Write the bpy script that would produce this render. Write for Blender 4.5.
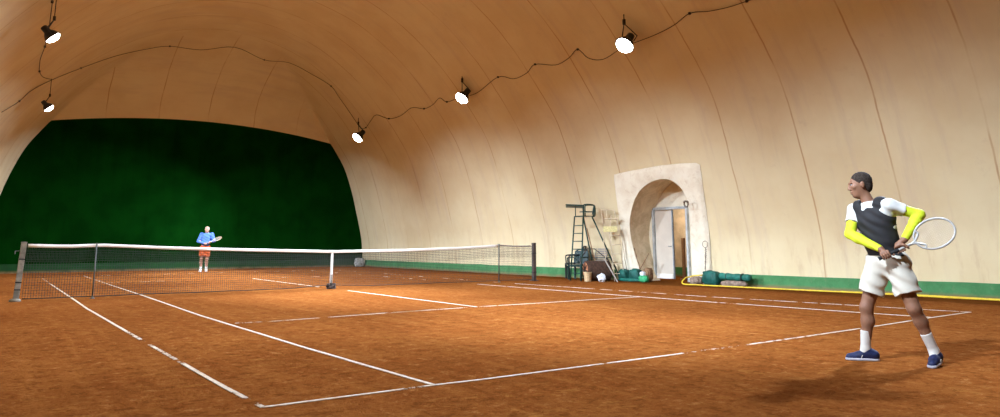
import bpy, bmesh, math, random
import numpy as np
from mathutils import Vector, Matrix, noise
random.seed(7); np.random.seed(7)
for o in list(bpy.data.objects): bpy.data.objects.remove(o)
SC = bpy.context.scene; COL = SC.collection
R = math.radians

# ------------------------------------------------------------------ camera
cam_d = bpy.data.cameras.new('camera'); cam = bpy.data.objects.new('camera', cam_d); COL.objects.link(cam)
cam.location = (-7.109, -16.894, 1.092)
cam.rotation_euler = (math.pi/2 + 0.1617, 0.0013, -0.6254)
cam_d.sensor_width = 36; cam_d.lens = 25.753; cam_d.shift_y = -0.0819
cam_d.clip_start = .05; cam_d.clip_end = 200
SC.camera = cam
# ------------------------------------------------------------------ world + exposure
w = bpy.data.worlds.new('world'); SC.world = w; w.use_nodes = True
w.node_tree.nodes['Background'].inputs[0].default_value = (.02, .02, .025, 1)
w.node_tree.nodes['Background'].inputs[1].default_value = .3
SC.view_settings.view_transform = 'Standard'; SC.view_settings.look = 'None'
SC.view_settings.exposure = 0.0; SC.view_settings.gamma = 1; SC.view_settings.use_curve_mapping = False
SC.cycles.use_denoising = True
SC.cycles.max_bounces = 10; SC.cycles.diffuse_bounces = 7; SC.cycles.sample_clamp_indirect = 8
SC.cycles.transparent_max_bounces = 16
LAMP_POWER = 96.0; FAR_K = 5.9; LAMP_COLOR = (.84, 1.0, 1.26)

# ------------------------------------------------------------------ material helpers
class NT:
    def __init__(s, name, rough=.8, metallic=0, spec=.3):
        m = s.m = bpy.data.materials.new(name); m.use_nodes = True; s.t = m.node_tree
        s.b = s.t.nodes['Principled BSDF']; s.out = s.t.nodes['Material Output']
        s.b.inputs['Roughness'].default_value = rough; s.b.inputs['Metallic'].default_value = metallic
        s.b.inputs['Specular IOR Level'].default_value = spec
        s.tc = s.n('ShaderNodeTexCoord')
    def n(s, ty, **k):
        x = s.t.nodes.new(ty)
        for a, v in k.items(): setattr(x, a, v)
        return x
    def l(s, a, b): s.t.links.new(a, b)
    def put(s, sock, v):
        if hasattr(v, 'is_output'): s.l(v, sock)
        else: sock.default_value = v if not isinstance(v, (tuple, list)) or len(v) != 3 or sock.type != 'RGBA' else (*v, 1)
    def math(s, op, a, b=0., c=None, clamp=False):
        x = s.n('ShaderNodeMath', operation=op, use_clamp=clamp); s.put(x.inputs[0], a); s.put(x.inputs[1], b)
        if c is not None: s.put(x.inputs[2], c)
        return x.outputs[0]
    def mix(s, f, a, b, blend='MIX'):
        x = s.n('ShaderNodeMix', data_type='RGBA', blend_type=blend); s.put(x.inputs[0], f); s.put(x.inputs[6], a); s.put(x.inputs[7], b)
        return x.outputs[2]
    def scaled(s, sc, vec=None):
        x = s.n('ShaderNodeMapping'); s.l(vec or s.tc.outputs['Object'], x.inputs[0]); x.inputs['Scale'].default_value = sc
        return x.outputs[0]
    def noise(s, scale, detail=4, rough=.6, vec=None, dist=0.):
        x = s.n('ShaderNodeTexNoise'); s.l(vec or s.tc.outputs['Object'], x.inputs['Vector'])
        x.inputs['Scale'].default_value = scale; x.inputs['Detail'].default_value = detail
        x.inputs['Roughness'].default_value = rough; x.inputs['Distortion'].default_value = dist
        return x.outputs[0]
    def ramp(s, v, a, b, lo=0., hi=1.):
        x = s.n('ShaderNodeMapRange', interpolation_type='SMOOTHSTEP'); s.put(x.inputs[0], v)
        x.inputs[1].default_value = a; x.inputs[2].default_value = b; x.inputs[3].default_value = lo; x.inputs[4].default_value = hi
        return x.outputs[0]
    def xyz(s):
        x = s.n('ShaderNodeSeparateXYZ'); s.l(s.tc.outputs['Object'], x.inputs[0]); return x.outputs
    def color(s, v): s.put(s.b.inputs['Base Color'], v)
    def bump(s, h, strength=.3, dist=.01):
        x = s.n('ShaderNodeBump'); x.inputs['Strength'].default_value = strength; x.inputs['Distance'].default_value = dist
        s.l(h, x.inputs['Height']); s.l(x.outputs[0], s.b.inputs['Normal'])
def plain(name, c, rough=.6, metallic=0, var=.18, scale=18, spec=.3, bump=0):
    n = NT(name, rough, metallic, spec)
    k = n.noise(scale)
    n.color(n.mix(n.ramp(k, .3, .7), tuple(v*(1-var) for v in c), tuple(min(1, v*(1+var)) for v in c)))
    if bump: n.bump(n.noise(scale*4), bump, .01)
    return n.m
M = {}
# clay
n = NT('clay', 1, spec=0)
x, y, z = n.xyz()
big = n.noise(.35, 3); mid = n.noise(2.2, 5, .65); fine = n.noise(26, 4, .7)
drag = n.noise(1.0, 4, .6, n.scaled((5.5, .35, 1)), .3)
c = n.mix(n.ramp(big, .35, .65), (0.191, 0.0596, 0.0136), (0.251, 0.0853, 0.0194))
c = n.mix(n.ramp(mid, .42, .72, 0, .6), c, (0.191, 0.0523, 0.0118))
c = n.mix(n.ramp(drag, .45, .7, 0, .30), c, (0.336, 0.1250, 0.0285))
scuff = n.math('MULTIPLY', n.ramp(n.noise(3.1, 6, .75, n.scaled((1, 1.7, 1)), .8), .56, .64), n.ramp(n.noise(.5, 2), .42, .6))
c = n.mix(n.math('MULTIPLY', scuff, .55), c, (0.346, 0.1438, 0.0326))
c = n.mix(n.ramp(n.noise(7, 5, .7), .62, .74, 0, .55), c, (0.112, 0.0276, 0.0063))
c = n.mix(n.ramp(fine, .35, .75, 0, .28), c, (0.151, 0.0415, 0.0095))
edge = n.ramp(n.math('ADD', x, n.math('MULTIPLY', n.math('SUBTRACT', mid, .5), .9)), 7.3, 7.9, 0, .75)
grit = n.noise(6.5, 7, .82, n.scaled((1, 1, 1)), .4)
grit2 = n.noise(22, 5, .8, n.scaled((1, 1, 1)), .2)
c = n.mix(n.ramp(grit, .50, .62, 0, .55), c, (0.091, 0.0245, 0.0055))
c = n.mix(n.ramp(grit2, .52, .62, 0, .45), c, (0.112, 0.0318, 0.0074))
c = n.mix(n.math('MULTIPLY', n.ramp(grit, .45, .36, 0, .55), n.ramp(mid, .35, .6, .4, 1)), c, (0.419, 0.1953, 0.0587))
c = n.mix(n.ramp(grit2, .42, .33, 0, .45), c, (0.391, 0.1663, 0.0490))
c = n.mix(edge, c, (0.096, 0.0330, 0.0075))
n.color(c)
h = n.math('ADD', n.math('MULTIPLY', mid, 1.0), n.math('MULTIPLY', fine, .35)); h = n.math('ADD', h, n.math('MULTIPLY', grit, .9)); n.bump(h, .75, .035)
M['clay'] = n.m
# dome membrane
n = NT('dome_fabric', .9, spec=.04)
x, y, z = n.xyz()
n1 = n.noise(.5, 4, .6); n2 = n.noise(3, 5, .7); n3 = n.noise(60, 2)
c = n.mix(n.ramp(n1, .35, .7), (.69, .575, .345), (.63, .495, .28))
streak = n.noise(1, 5, .7, n.scaled((.25, 2.6, .25)))
c = n.mix(n.ramp(streak, .48, .74, 0, .5), c, (.55, .42, .29))
c = n.mix(n.ramp(n2, .58, .75, 0, .28), c, (.52, .38, .25))
def seamline(coord, off, period, width):
    f = n.math('FRACT', n.math('DIVIDE', n.math('ADD', coord, off), period))
    d = n.math('ABSOLUTE', n.math('SUBTRACT', f, .5)); return n.ramp(d, .5-width, .5-width*.3)
att = n.n('ShaderNodeAttribute', attribute_name='cap'); capf = n.ramp(att.outputs['Fac'], .45, .55)
wob = n.math('MULTIPLY', n.math('SUBTRACT', n1, .5), .12)
sy = seamline(n.math('ADD', y, wob), 60.8, 1.9, .014)
sx = seamline(n.math('ADD', x, wob), 61.3, 2.0, .013)
sm = n.math('ADD', n.math('MULTIPLY', sy, n.math('SUBTRACT', 1, capf)), n.math('MULTIPLY', sx, capf))
sm = n.math('MULTIPLY', sm, n.ramp(n.noise(.55, 3), .35, .62, .12, .85))
c = n.mix(sm, c, (.44, .25, .115))
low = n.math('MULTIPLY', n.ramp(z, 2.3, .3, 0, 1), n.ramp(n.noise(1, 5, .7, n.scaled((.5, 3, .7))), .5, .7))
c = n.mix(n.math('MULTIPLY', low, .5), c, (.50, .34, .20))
n.color(c); n.bump(n.math('ADD', n.math('MULTIPLY', n2, .6), n.math('MULTIPLY', n3, .06)), .25, .03)
M['dome'] = n.m
# green screen
n = NT('green_screen', .95, spec=.0)
x, y, z = n.xyz()
f = n.noise(1.2, 4); vs = n.noise(1, 3, .6, n.scaled((3, 1, .3)))
c = n.mix(n.ramp(f, .3, .7), (.0012, .020, .0016), (.0019, .031, .0024))
c = n.mix(n.ramp(vs, .5, .75, 0, .4), c, (.0007, .012, .001))
n.color(c); n.bump(vs, .2, .05); M['screen'] = n.m
def skirt(name, a, b, d):
    n = NT(name, .85); f = n.noise(2.5, 5, .7); x, y, z = n.xyz()
    c = n.mix(n.ramp(f, .35, .65), a, b)
    c = n.mix(n.ramp(n.noise(9, 5, .75), .5, .7, 0, .5), c, d)
    c = n.mix(n.math('MULTIPLY', n.ramp(z, .12, .0), n.ramp(f, .3, .6, .3, .9)), c, (.22, .12, .05))
    n.color(c); n.bump(f, .3, .02); return n.m
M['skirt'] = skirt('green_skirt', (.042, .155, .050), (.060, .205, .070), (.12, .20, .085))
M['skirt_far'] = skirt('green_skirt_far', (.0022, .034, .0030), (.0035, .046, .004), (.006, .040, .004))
M['plaster'] = None
n = NT('door_surround_fabric', .8); f = n.noise(2.2, 6, .7)
c = n.mix(n.ramp(f, .35, .7), (.80, .73, .55), (.72, .62, .44))
c = n.mix(n.ramp(n.noise(5, 6, .75, None, .6), .52, .68, 0, .6), c, (.60, .47, .30)); n.color(c); n.bump(f, .4, .04); M['surround'] = n.m
n = NT('worn_reveal_fabric', .85); f = n.noise(3, 6, .75, None, .5)
c = n.mix(n.ramp(f, .38, .62), (.80, .66, .44), (.64, .50, .30)); n.color(c); n.bump(f, .5, .04); M['reveal'] = n.m
# worn court tape
def tape(name, keep):
    n = NT(name, .8); f = n.noise(2.3, 3, .6); g = n.noise(16, 5, .75)
    n.color(n.mix(n.ramp(g, .4, .7), (.66, .58, .44), (.52, .32, .17)))
    v = n.math('ADD', n.math('MULTIPLY', f, .9), n.math('MULTIPLY', g, .55))
    n.put(n.b.inputs['Alpha'], n.ramp(v, keep, keep+.05)); return n.m
M['tape_good'] = tape('court_tape_good', .44); M['tape_mid'] = tape('court_tape_mid', .575); M['tape_worn'] = tape('court_tape_worn', .66); M['tape_faint'] = tape('court_tape_faint', .80)
M['net'] = plain('net_cord', (.035, .035, .032), .8)
M['netband'] = plain('net_headband', (.86, .82, .72), .8, var=.04, scale=3)
M['post_grey'] = plain('weathered_grey_post', (.24, .22, .17), .8, scale=8, var=.35)
M['post_brown'] = plain('brown_post', (.075, .055, .045), .6, scale=12, var=.3)
M['stick'] = plain('stick_metal', (.12, .13, .12), .5, .4)
M['black'] = plain('black_plastic', (.012, .013, .013), .5)
M['darkgreen_metal'] = plain('dark_green_paint', (.010, .045, .035), .45, .2)
M['darkgreen_plastic'] = plain('dark_green_plastic', (.008, .030, .024), .45)
M['cream_paint'] = plain('cream_paint', (.62, .50, .33), .7, scale=9)
M['yellow_paint'] = plain('faded_yellow_board', (.66, .58, .26), .75)
M['roller'] = plain('roller_mat', (.058, .030, .018), .95, scale=14, var=.4, bump=.6)
M['rust'] = plain('rusty_orange_steel', (.42, .16, .07), .85, scale=14, var=.5)
M['bucket'] = plain('beige_bucket_plastic', (.66, .48, .25), .6)
M['whitebag'] = plain('white_plastic_bag', (.72, .75, .78), .4, var=.1)
M['crate'] = plain('grey_crate_plastic', (.36, .31, .25), .8)
M['wood'] = plain('pole_wood', (.25, .13, .06), .7)
M['teal'] = plain('teal_tarp', (.008, .085, .062), .55, scale=5, var=.35, bump=.4)
M['teal_light'] = plain('teal_light_tarp', (.012, .13, .09), .6, scale=5, var=.35, bump=.4)
M['sack'] = plain('dusty_sack', (.24, .17, .12), .9, scale=10, var=.4, bump=.6)
M['brownbundle'] = plain('brown_mat_bundle', (.20, .11, .055), .9, scale=12, var=.4, bump=.6)
M['green_bag'] = plain('bright_green_bag', (.03, .30, .11), .5, var=.3)
M['rag'] = plain('grey_white_cloth', (.50, .49, .44), .9, scale=14, var=.3, bump=.5)
M['hose'] = plain('yellow_hose', (.72, .50, .03), .45, var=.12)
M['cable'] = plain('black_cable', (.035, .022, .014), .7)
M['wire'] = plain('old_wire', (.16, .11, .075), .6, .5)
M['doorframe'] = plain('grey_metal_frame', (.46, .48, .46), .5, .3, scale=6)
M['doorleaf'] = plain('pale_door_panel', (.62, .54, .42), .6, var=.05, scale=3)
M['dooredge'] = plain('door_edge_grey', (.22, .25, .26), .5)
M['corridor'] = plain('corridor_plaster', (.52, .40, .27), .9, scale=3)
M['lamp_body'] = plain('lamp_housing', (.05, .05, .05), .5, .6)

# ------------------------------------------------------------------ mesh helpers
def link(name, me, mat=None, parent=None, smooth=False):
    o = bpy.data.objects.new(name, me); COL.objects.link(o)
    if mat is not None: me.materials.append(M[mat] if isinstance(mat, str) else mat)
    if smooth: me.polygons.foreach_set('use_smooth', [True]*len(me.polygons))
    if parent is not None: o.parent = parent
    return o
def tag(o, label=None, cat=None, group=None, kind=None):
    if label: o['label'] = label
    if cat: o['category'] = cat
    if group: o['group'] = group
    if kind: o['kind'] = kind
    return o
def empty(name, loc=(0, 0, 0), rz=0, label=None, cat=None, group=None):
    o = bpy.data.objects.new(name, None); COL.objects.link(o); o.location = loc; o.rotation_euler = (0, 0, rz); o.empty_display_size = .2
    return tag(o, label, cat, group)
class MB:
    def __init__(s): s.v = []; s.f = []
    def add(s, v, f):
        b = len(s.v); s.v += [tuple(p) for p in v]; s.f += [tuple(i+b for i in q) for q in f]
    def box(s, c, size, rot=None, taper=1.0):
        hx, hy, hz = [k/2 for k in size]; vs = []
        for sz in (-1, 1):
            k = taper if sz > 0 else 1
            for sx, sy in ((-1, -1), (1, -1), (1, 1), (-1, 1)):
                p = Vector((sx*hx*k, sy*hy*k, sz*hz))
                if rot: p = rot @ p
                vs.append(p+Vector(c))
        s.add(vs, [(3, 2, 1, 0), (4, 5, 6, 7), (0, 1, 5, 4), (1, 2, 6, 5), (2, 3, 7, 6), (3, 0, 4, 7)])
    def tube(s, pts, r, seg=8, closed=False, caps=True):
        pts = [Vector(p) for p in pts]; N = len(pts); rs = r if isinstance(r, (list, tuple)) else [r]*N
        vs = []; fs = []; prev = None
        for i, p in enumerate(pts):
            a = pts[(i-1) % N] if (i or closed) else p; b = pts[(i+1) % N] if (i < N-1 or closed) else p
            t = (b-a).normalized()
            if prev is None:
                ref = Vector((0, 0, 1)) if abs(t.z) < .9 else Vector((1, 0, 0)); u = t.cross(ref).normalized()
            else: u = (prev - t*prev.dot(t)).normalized()
            prev = u; v = t.cross(u)
            for k in range(seg):
                a_ = 2*math.pi*k/seg + (math.pi/4 if seg == 4 else 0); vs.append(p + (u*math.cos(a_)+v*math.sin(a_))*rs[i])
        M_ = N if closed else N-1
        for i in range(M_):
            j = (i+1) % N
            for k in range(seg): k2 = (k+1) % seg; fs.append((i*seg+k, i*seg+k2, j*seg+k2, j*seg+k))
        if caps and not closed: fs.append(tuple(reversed(range(seg)))); fs.append(tuple((N-1)*seg+k for k in range(seg)))
        s.add(vs, fs)
    def lathe(s, prof, c=(0, 0, 0), seg=20, rot=None):
        vs = []; fs = []; N = len(prof)
        for r, z in prof:
            for k in range(seg):
                a = 2*math.pi*k/seg; p = Vector((r*math.cos(a), r*math.sin(a), z))
                if rot: p = rot @ p
                vs.append(p+Vector(c))
        for i in range(N-1):
            for k in range(seg): k2 = (k+1) % seg; fs.append((i*seg+k, i*seg+k2, (i+1)*seg+k2, (i+1)*seg+k))
        fs.append(tuple(reversed(range(seg)))); fs.append(tuple((N-1)*seg+k for k in range(seg)))
        s.add(vs, fs)
    def build(s, name, mat, parent=None, smooth=False, bevel=0):
        me = bpy.data.meshes.new(name); me.from_pydata(s.v, [], s.f); me.update()
        o = link(name, me, mat, parent, smooth)
        if bevel:
            b = o.modifiers.new('bevel', 'BEVEL'); b.width = bevel; b.segments = 2; b.limit_method = 'ANGLE'
        return o
def smoothpath(pts, n=8):
    P = [Vector(p) for p in pts]; out = []
    for i in range(len(P)-1):
        p0 = P[max(i-1, 0)]; p1 = P[i]; p2 = P[i+1]; p3 = P[min(i+2, len(P)-1)]
        for k in range(n):
            t = k/n; out.append(.5*((2*p1)+(-p0+p2)*t+(2*p0-5*p1+4*p2-p3)*t*t+(-p0+3*p1-3*p2+p3)*t**3))
    out.append(P[-1]); return out

# ------------------------------------------------------------------ the dome: section profile swept along the court
PROF = [(1, -.02), (1, .0), (.993, .7), (.983, 1.4), (.945, 2.6), (.905, 3.7), (.855, 4.7), (.80, 5.4), (.735, 6.1), (.64, 7.0), (.515, 7.9), (.36, 8.7), (.18, 9.2), (0, 9.4)]
PR = smoothpath([(a, 0, b) for a, b in PROF], 12); PR = [(p.x, p.z) for p in PR]
def interp(x, xs, ys): return float(np.interp(x, xs, ys))
def sm_interp(x, xs, ys):
    s = 0; W_ = 0
    for k in range(-4, 5): wt = 1-abs(k)/5; s += wt*interp(x+k*.45, xs, ys); W_ += wt
    return s/W_
YS = [-20, -11, -6, -3, 2, 8, 16]
def xr(y): return sm_interp(y, YS, [9.1, 9.1, 8.88, 8.78, 8.55, 8.45, 8.33])
def xl(y): return sm_interp(y, YS, [-9.1, -9.0, -8.9, -8.85, -8.7, -8.4, -7.0])
def capz(y):
    if y > 7: return 6.42 + 3.4*math.sqrt(max(0, 1-((y-7)/9)**2))
    if y < -13: return 6.42 + 3.4*math.sqrt(max(0, 1-((y+13)/7)**2))
    return 9.9
def wall_x(y, z, side=1):
    p = float(np.interp(z, [q[1] for q in PR], [q[0] for q in PR]))
    a, b = xl(y), xr(y); c = (a+b)/2; h = (b-a)/2; return c + side*p*h
def section(y):
    a, b = xl(y), xr(y); c = (a+b)/2; h = (b-a)/2; E = capz(y); out = []
    for side, seq in ((-1, PR), (1, PR[::-1][1:])):
        for p, z in seq:
            x_ = p*side; zc = E - .55*(min(1, abs(p)/.775))**2
            out.append((c+x_*h, z if z < zc else zc, 0. if z < zc else 1.))
    return out
ys = [-20+.2*i for i in range(176)] + [15.3, 15.4, 15.5, 15.6, 15.7, 15.8, 15.85, 15.9, 15.95, 15.98, 16.0]
ys = sorted(set(round(v, 3) for v in ys))
ZS = 3.4
DOOR_Y0, DOOR_Y1 = -4.35, -1.75            # hole behind the entrance surround
secs = [section(v) for v in ys]
def dome_piece(name, cond):
    mb_v = []; mb_f = []; cap = []; idx = {}
    def vid(i, j):
        if (i, j) not in idx:
            x_, z_, c_ = secs[i][j]; idx[(i, j)] = len(mb_v); mb_v.append((x_, ys[i], z_)); cap.append(c_)
        return idx[(i, j)]
    for i in range(len(ys)-1):
        for j in range(len(secs[0])-1):
            zz = PR_Z[j]; side = -1 if j < len(PR)-1 else 1
            if not cond(side, zz): continue
            if side == 1 and zz < 3.0 and DOOR_Y0 < (ys[i]+ys[i+1])/2 < DOOR_Y1: continue
            mb_f.append((vid(i, j), vid(i, j+1), vid(i+1, j+1), vid(i+1, j)))
    me = bpy.data.meshes.new(name); me.from_pydata(mb_v, [], mb_f)
    at = me.attributes.new('cap', 'FLOAT', 'POINT'); at.data.foreach_set('value', cap)
    o = link(name, me, 'dome', smooth=True); o['kind'] = 'structure'; return o
zz_ = [q[1] for q in PR]; seqz = zz_ + zz_[::-1][1:]; PR_Z = [(seqz[j]+seqz[j+1])/2 for j in range(len(seqz)-1)]
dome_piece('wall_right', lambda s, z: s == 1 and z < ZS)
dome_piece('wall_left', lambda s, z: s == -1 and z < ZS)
dome_piece('ceiling', lambda s, z: z >= ZS)
def endwall(name, y, dy):
    sec = section(y); mb = MB(); pts = [(x_, y, z_) for x_, z_, _ in sec]; N = len(pts)
    mb.add(pts + [(p[0], y+dy, p[2]) for p in pts], [tuple(range(N)), tuple(range(2*N-1, N-1, -1))]+[(i, i+1, N+i+1, N+i) for i in range(N-1)])
    o = mb.build(name, 'screen'); o['kind'] = 'structure'
endwall('wall_far', 16.0, .1); endwall('wall_near', -20.0, -.1)
mb = MB(); mb.add([(-12, -21, 0), (14, -21, 0), (14, 17, 0), (-12, 17, 0)], [(0, 1, 2, 3)])
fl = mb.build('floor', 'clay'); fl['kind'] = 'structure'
def skirting(name, side, segs, mat='skirt'):
    mb = MB(); 
    for y0, y1 in segs:
        N = int((y1-y0)/.25)+1; V = []
        for i in range(N+1):
            y_ = y0+(y1-y0)*i/N; xb = wall_x(y_, .0, side); xt = wall_x(y_, .3, side); wv = .012*math.sin(y_*2.3)+.01*noise.noise((y_*1.7, 3, side)); ht = .30+.012*noise.noise((y_*.9, 8, 1))
            V += [(xb-side*(.10+wv), y_, .0), (xt-side*(.03+wv*.5), y_, ht), (xt+side*.03, y_, ht+.005), (xb+side*.03, y_, 0)]
        F = []
        for i in range(N):
            for k in range(4): a = i*4+k; b = i*4+(k+1) % 4; F.append((a, b, b+4, a+4))
        F.append((0, 3, 2, 1)); F.append((N*4, N*4+1, N*4+2, N*4+3)); mb.add(V, F)
    o = mb.build(name, mat, smooth=False); o['kind'] = 'structure'
skirting('baseboard_right', 1, [(-19.9, -4.45), (-1.05, 15.9)]); skirting('baseboard_left', -1, [(-19.9, 15.9)])
mb = MB()
N = 60; V = []
for i in range(N+1):
    x_ = -6.9+15.15*i/N; wv = .02*noise.noise((x_*1.3, 0, 5)); V += [(x_, 15.86+wv, 0), (x_, 15.95, .34), (x_, 16.02, .34), (x_, 16.02, 0)]
F = []
for i in range(N):
    for k in range(4): a = i*4+k; b = i*4+(k+1) % 4; F.append((a, b, b+4, a+4))
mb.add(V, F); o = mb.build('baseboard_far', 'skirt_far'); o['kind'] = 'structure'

# ------------------------------------------------------------------ floodlights
def floodlight(loc, aim, label, drop, power=1.0):
    t = empty('floodlight', loc, 0, label, 'lamp', 'floodlights hung along the dome')
    d = (Vector(aim)-Vector(loc)).normalized(); rot = d.to_track_quat('-Z', 'Y').to_matrix()
    mb = MB(); mb.lathe([(.05, .30), (.075, .28), (.08, .16), (.13, .10), (.185, .0), (.19, -.015), (.175, -.015), (.165, .0), (.03, .06)], seg=28, rot=rot)
    mb.build('reflector_housing', 'lamp_body', t, True)
    mb = MB(); mb.lathe([(.001, .0), (.165, -.002), (.160, -.03), (.13, -.07), (.08, -.095), (.03, -.104), (.001, -.105)], seg=28, rot=rot)
    mb.build('lamp_glass', M['lamp_glow'], t)
    mb = MB(); top = rot @ Vector((0, 0, .30)); yx = rot @ Vector((1, 0, 0))
    mb.tube([rot @ Vector((.2, 0, .05)), rot @ Vector((.2, 0, .2)), Vector((0, 0, .42)), rot @ Vector((-.2, 0, .2)), rot @ Vector((-.2, 0, .05))], .012, 6)
    mb.build('yoke', 'lamp_body', t)
    mb = MB(); mb.tube([(0, 0, .42), (0, 0, drop)], .011, 6); mb.tube([(0, 0, .40), (.0, .0, .50)], .03, 8)
    mb.build('hanging_cord', 'cable', t)
    side = 1 if loc[0] > 0 else -1
    for nm, dirv, spread, e_ in (('far_beam', (-side*1.0, .42, -.62), 61, LAMP_POWER*FAR_K*.52), ('far_beam', (-side*1.0, -.42, -.62), 61, LAMP_POWER*FAR_K*.52), ('near_beam', (-side*.28, 0, -1), 118, LAMP_POWER)):
        ld = bpy.data.lights.new(nm, 'AREA'); ld.shape = 'DISK'; ld.size = .34; ld.energy = e_*power; ld.color = LAMP_COLOR; ld.spread = R(spread)
        lo = bpy.data.objects.new(nm, ld); COL.objects.link(lo); lo.parent = t
        lo.rotation_euler = Vector(dirv).to_track_quat('-Z', 'Y').to_euler(); lo.location = d*.13
    return t
m = bpy.data.materials.new('lamp_glow'); m.use_nodes = True; m.node_tree.nodes.remove(m.node_tree.nodes['Principled BSDF'])
e = m.node_tree.nodes.new('ShaderNodeEmission'); e.inputs[0].default_value = (1, .97, .9, 1); e.inputs[1].default_value = 30
m.node_tree.links.new(e.outputs[0], m.node_tree.nodes['Material Output'].inputs[0]); M['lamp_glow'] = m
#FLOODLIGHTS
LAMPS = [
 ((5.55, 10.9, 5.52), 'floodlight in the far right of the dome, nearest the corner of the green screen', .62),
 ((5.75, 3.1, 5.95), 'middle floodlight of the three bright ones along the right side of the dome', .6),
 ((5.75, -4.5, 6.05), 'large glaring floodlight above and left of the arched doorway', .6),
 ((5.6, -12.3, 6.1), None, .9),
 ((-5.655, 9.6, 5.36), 'small floodlight hanging directly above the left top corner of the green screen', 1.05),
 ((-6.225, .3, 5.36), 'floodlight hanging on a long cord at the top left, the higher of the left pair', .95),
 ((-5.9, -6.8, 5.8), None, .6), ((-5.8, -13.3, 5.8), None, .6)]
for loc, lab, drop in LAMPS:
    s = 1 if loc[0] > 0 else -1
    floodlight(loc, (loc[0]-s*5, loc[1], 0), lab or 'floodlight behind or above the camera on the %s side' % ('right' if s > 0 else 'left'), drop, .6 if loc[1] < -8 else 1).scale = (1.35,)*3 if s > 0 else (.9,)*3

# ------------------------------------------------------------------ cables on the membrane
def cable(pts, label, r=.010):
    mb = MB(); mb.tube(smoothpath(pts, 5), r, 6)
    for p in pts[1:-1:3]: mb.box(p, (.05, .05, .05))
    tag(mb.build('power_cable', 'cable', smooth=True), label, 'cable')
cable([(-6.87, 8.55, 4.93), (-6.45, 9.17, 5.41), (-6.18, 9.3, 5.79), (-5.65, 9.9, 6.31), (-4.74, 11.17, 7.1), (-3.57, 12.3, 7.96), (-2.43, 12.9, 8.55), (-1.64, 12.97, 8.80), (-.49, 12.9, 8.82), (.73, 12.52, 9.04), (2.01, 12.7, 8.74), (3.01, 12.5, 8.72), (3.93, 12.0, 8.2), (4.57, 11.62, 7.74), (5.03, 11.8, 7.34), (5.63, 12.0, 6.77), (6.18, 12.01, 6.1)], 'thin sagging black cable crossing the dome ceiling above the green screen')
cable([(6.18, 12.01, 6.1), (6.19, 11.52, 6.08), (6.04, 10.72, 6.26), (5.98, 10.07, 6.41), (6.12, 9.21, 6.14), (6.13, 8.19, 6.12), (6.02, 7.09, 6.26), (6.14, 6.36, 6.12), (6.11, 5.65, 6.16), (6.03, 5.03, 6.3), (6.15, 4.73, 6.12), (6.14, 3.92, 6.13), (6.16, 2.82, 6.12), (6.02, 1.39, 6.38), (6.14, .7, 6.21), (6.12, .01, 6.26), (6.05, -.49, 6.42), (6.17, -1.3, 6.25), (6.13, -1.93, 6.32), (6.06, -2.39, 6.46), (6.27, -2.61, 6.19), (6.38, -3.09, 6.08), (6.29, -3.94, 6.21), (6.27, -5.02, 6.27), (6.22, -5.71, 6.35), (6.15, -6.26, 6.49), (6.19, -6.78, 6.41), (6.24, -7.29, 6.38), (6.25, -7.76, 6.39), (6.25, -8.44, 6.42), (6.2, -9.3, 6.5)], 'black cable looping between hooks along the right side of the dome')
cable([(-6.37, -.48, 6.12), (-6.28, .6, 6.2), (-6.23, 1.67, 6.23), (-6.17, 3.17, 6.24), (-6.14, 4.8, 6.19), (-6.16, 5.84, 6.12), (-6.14, 6.57, 6.1), (-6.08, 7.65, 6.1), (-5.92, 8.77, 6.16), (-5.65, 9.74, 6.31)], 'black cable running down past the two floodlights on the left side of the dome')

# ------------------------------------------------------------------ court lines
def court_line(pts, label, mat='tape_good', w=.039):
    P = [Vector((a, b, 0)) for a, b in pts]; mb = MB(); V = []; F = []
    Q = []
    for i in range(len(P)-1):
        n_ = max(1, int((P[i+1]-P[i]).length/.4)); Q += [P[i].lerp(P[i+1], k/n_) for k in range(n_)]
    Q.append(P[-1])
    for i, p in enumerate(Q):
        d = (Q[min(i+1, len(Q)-1)]-Q[max(i-1, 0)]).normalized(); s_ = Vector((-d.y, d.x, 0))
        j = .006*noise.noise((p.x*1.3, p.y*1.3, 4)); wv = w/2*(1+.10*noise.noise((p.x*3, p.y*3, 9)))
        V += [p+s_*(wv+j)+Vector((0, 0, .001)), p+s_*(wv+j)+Vector((0, 0, .005)), p-s_*(wv-j)+Vector((0, 0, .005)), p-s_*(wv-j)+Vector((0, 0, .001))]
    for i in range(len(Q)-1):
        for k in range(4): a = i*4+k; b = i*4+(k+1) % 4; F.append((a, b, b+4, a+4))
    mb.add(V, F); tag(mb.build('court_line', mat), label, 'court line')
court_line([(-5.44, -11.85), (-4.11, -11.87)], 'short stretch of white baseline joining the two left sidelines nearest the camera', 'tape_mid', .036)
court_line([(-4.10, -11.87), (-3.73, -11.90), (-1.45, -11.94)], 'white baseline crossing the clay in front, starting at the left singles corner', 'tape_mid', .036)
court_line([(-1.45, -11.94), (.2, -11.94), (.95, -11.93)], 'dashed worn middle stretch of the baseline left of the running player', 'tape_worn', .036)
court_line([(.95, -11.93), (2.78, -11.88), (4.07, -11.82), (5.78, -11.78)], 'worn far stretch of the white baseline passing behind the running player', 'tape_mid', .034)
court_line([(-4.115, -11.87), (-4.18, -9.45), (-4.22, -5.0), (-4.13, 0), (-4.1, 4)], 'clear white left singles sideline running from the near corner to the net')
court_line([(-4.1, 4), (-4.02, 11.9)], 'left singles sideline seen through the net, beyond it', 'tape_worn')
court_line([(-5.46, -11.0), (-5.465, -9.6)], 'short bright piece of the leftmost sideline before its broken end', 'tape_mid')
court_line([(-5.465, -9.6), (-5.47, -8.04), (-5.475, -6.6)], 'broken stretch of the leftmost sideline short of its bright end piece', 'tape_worn')
court_line([(-5.475, -6.6), (-5.48, -2.7), (-5.43, .6), (-5.36, 6.5)], 'leftmost white line, the doubles sideline running under the left end of the net', 'tape_good', .036)
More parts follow.
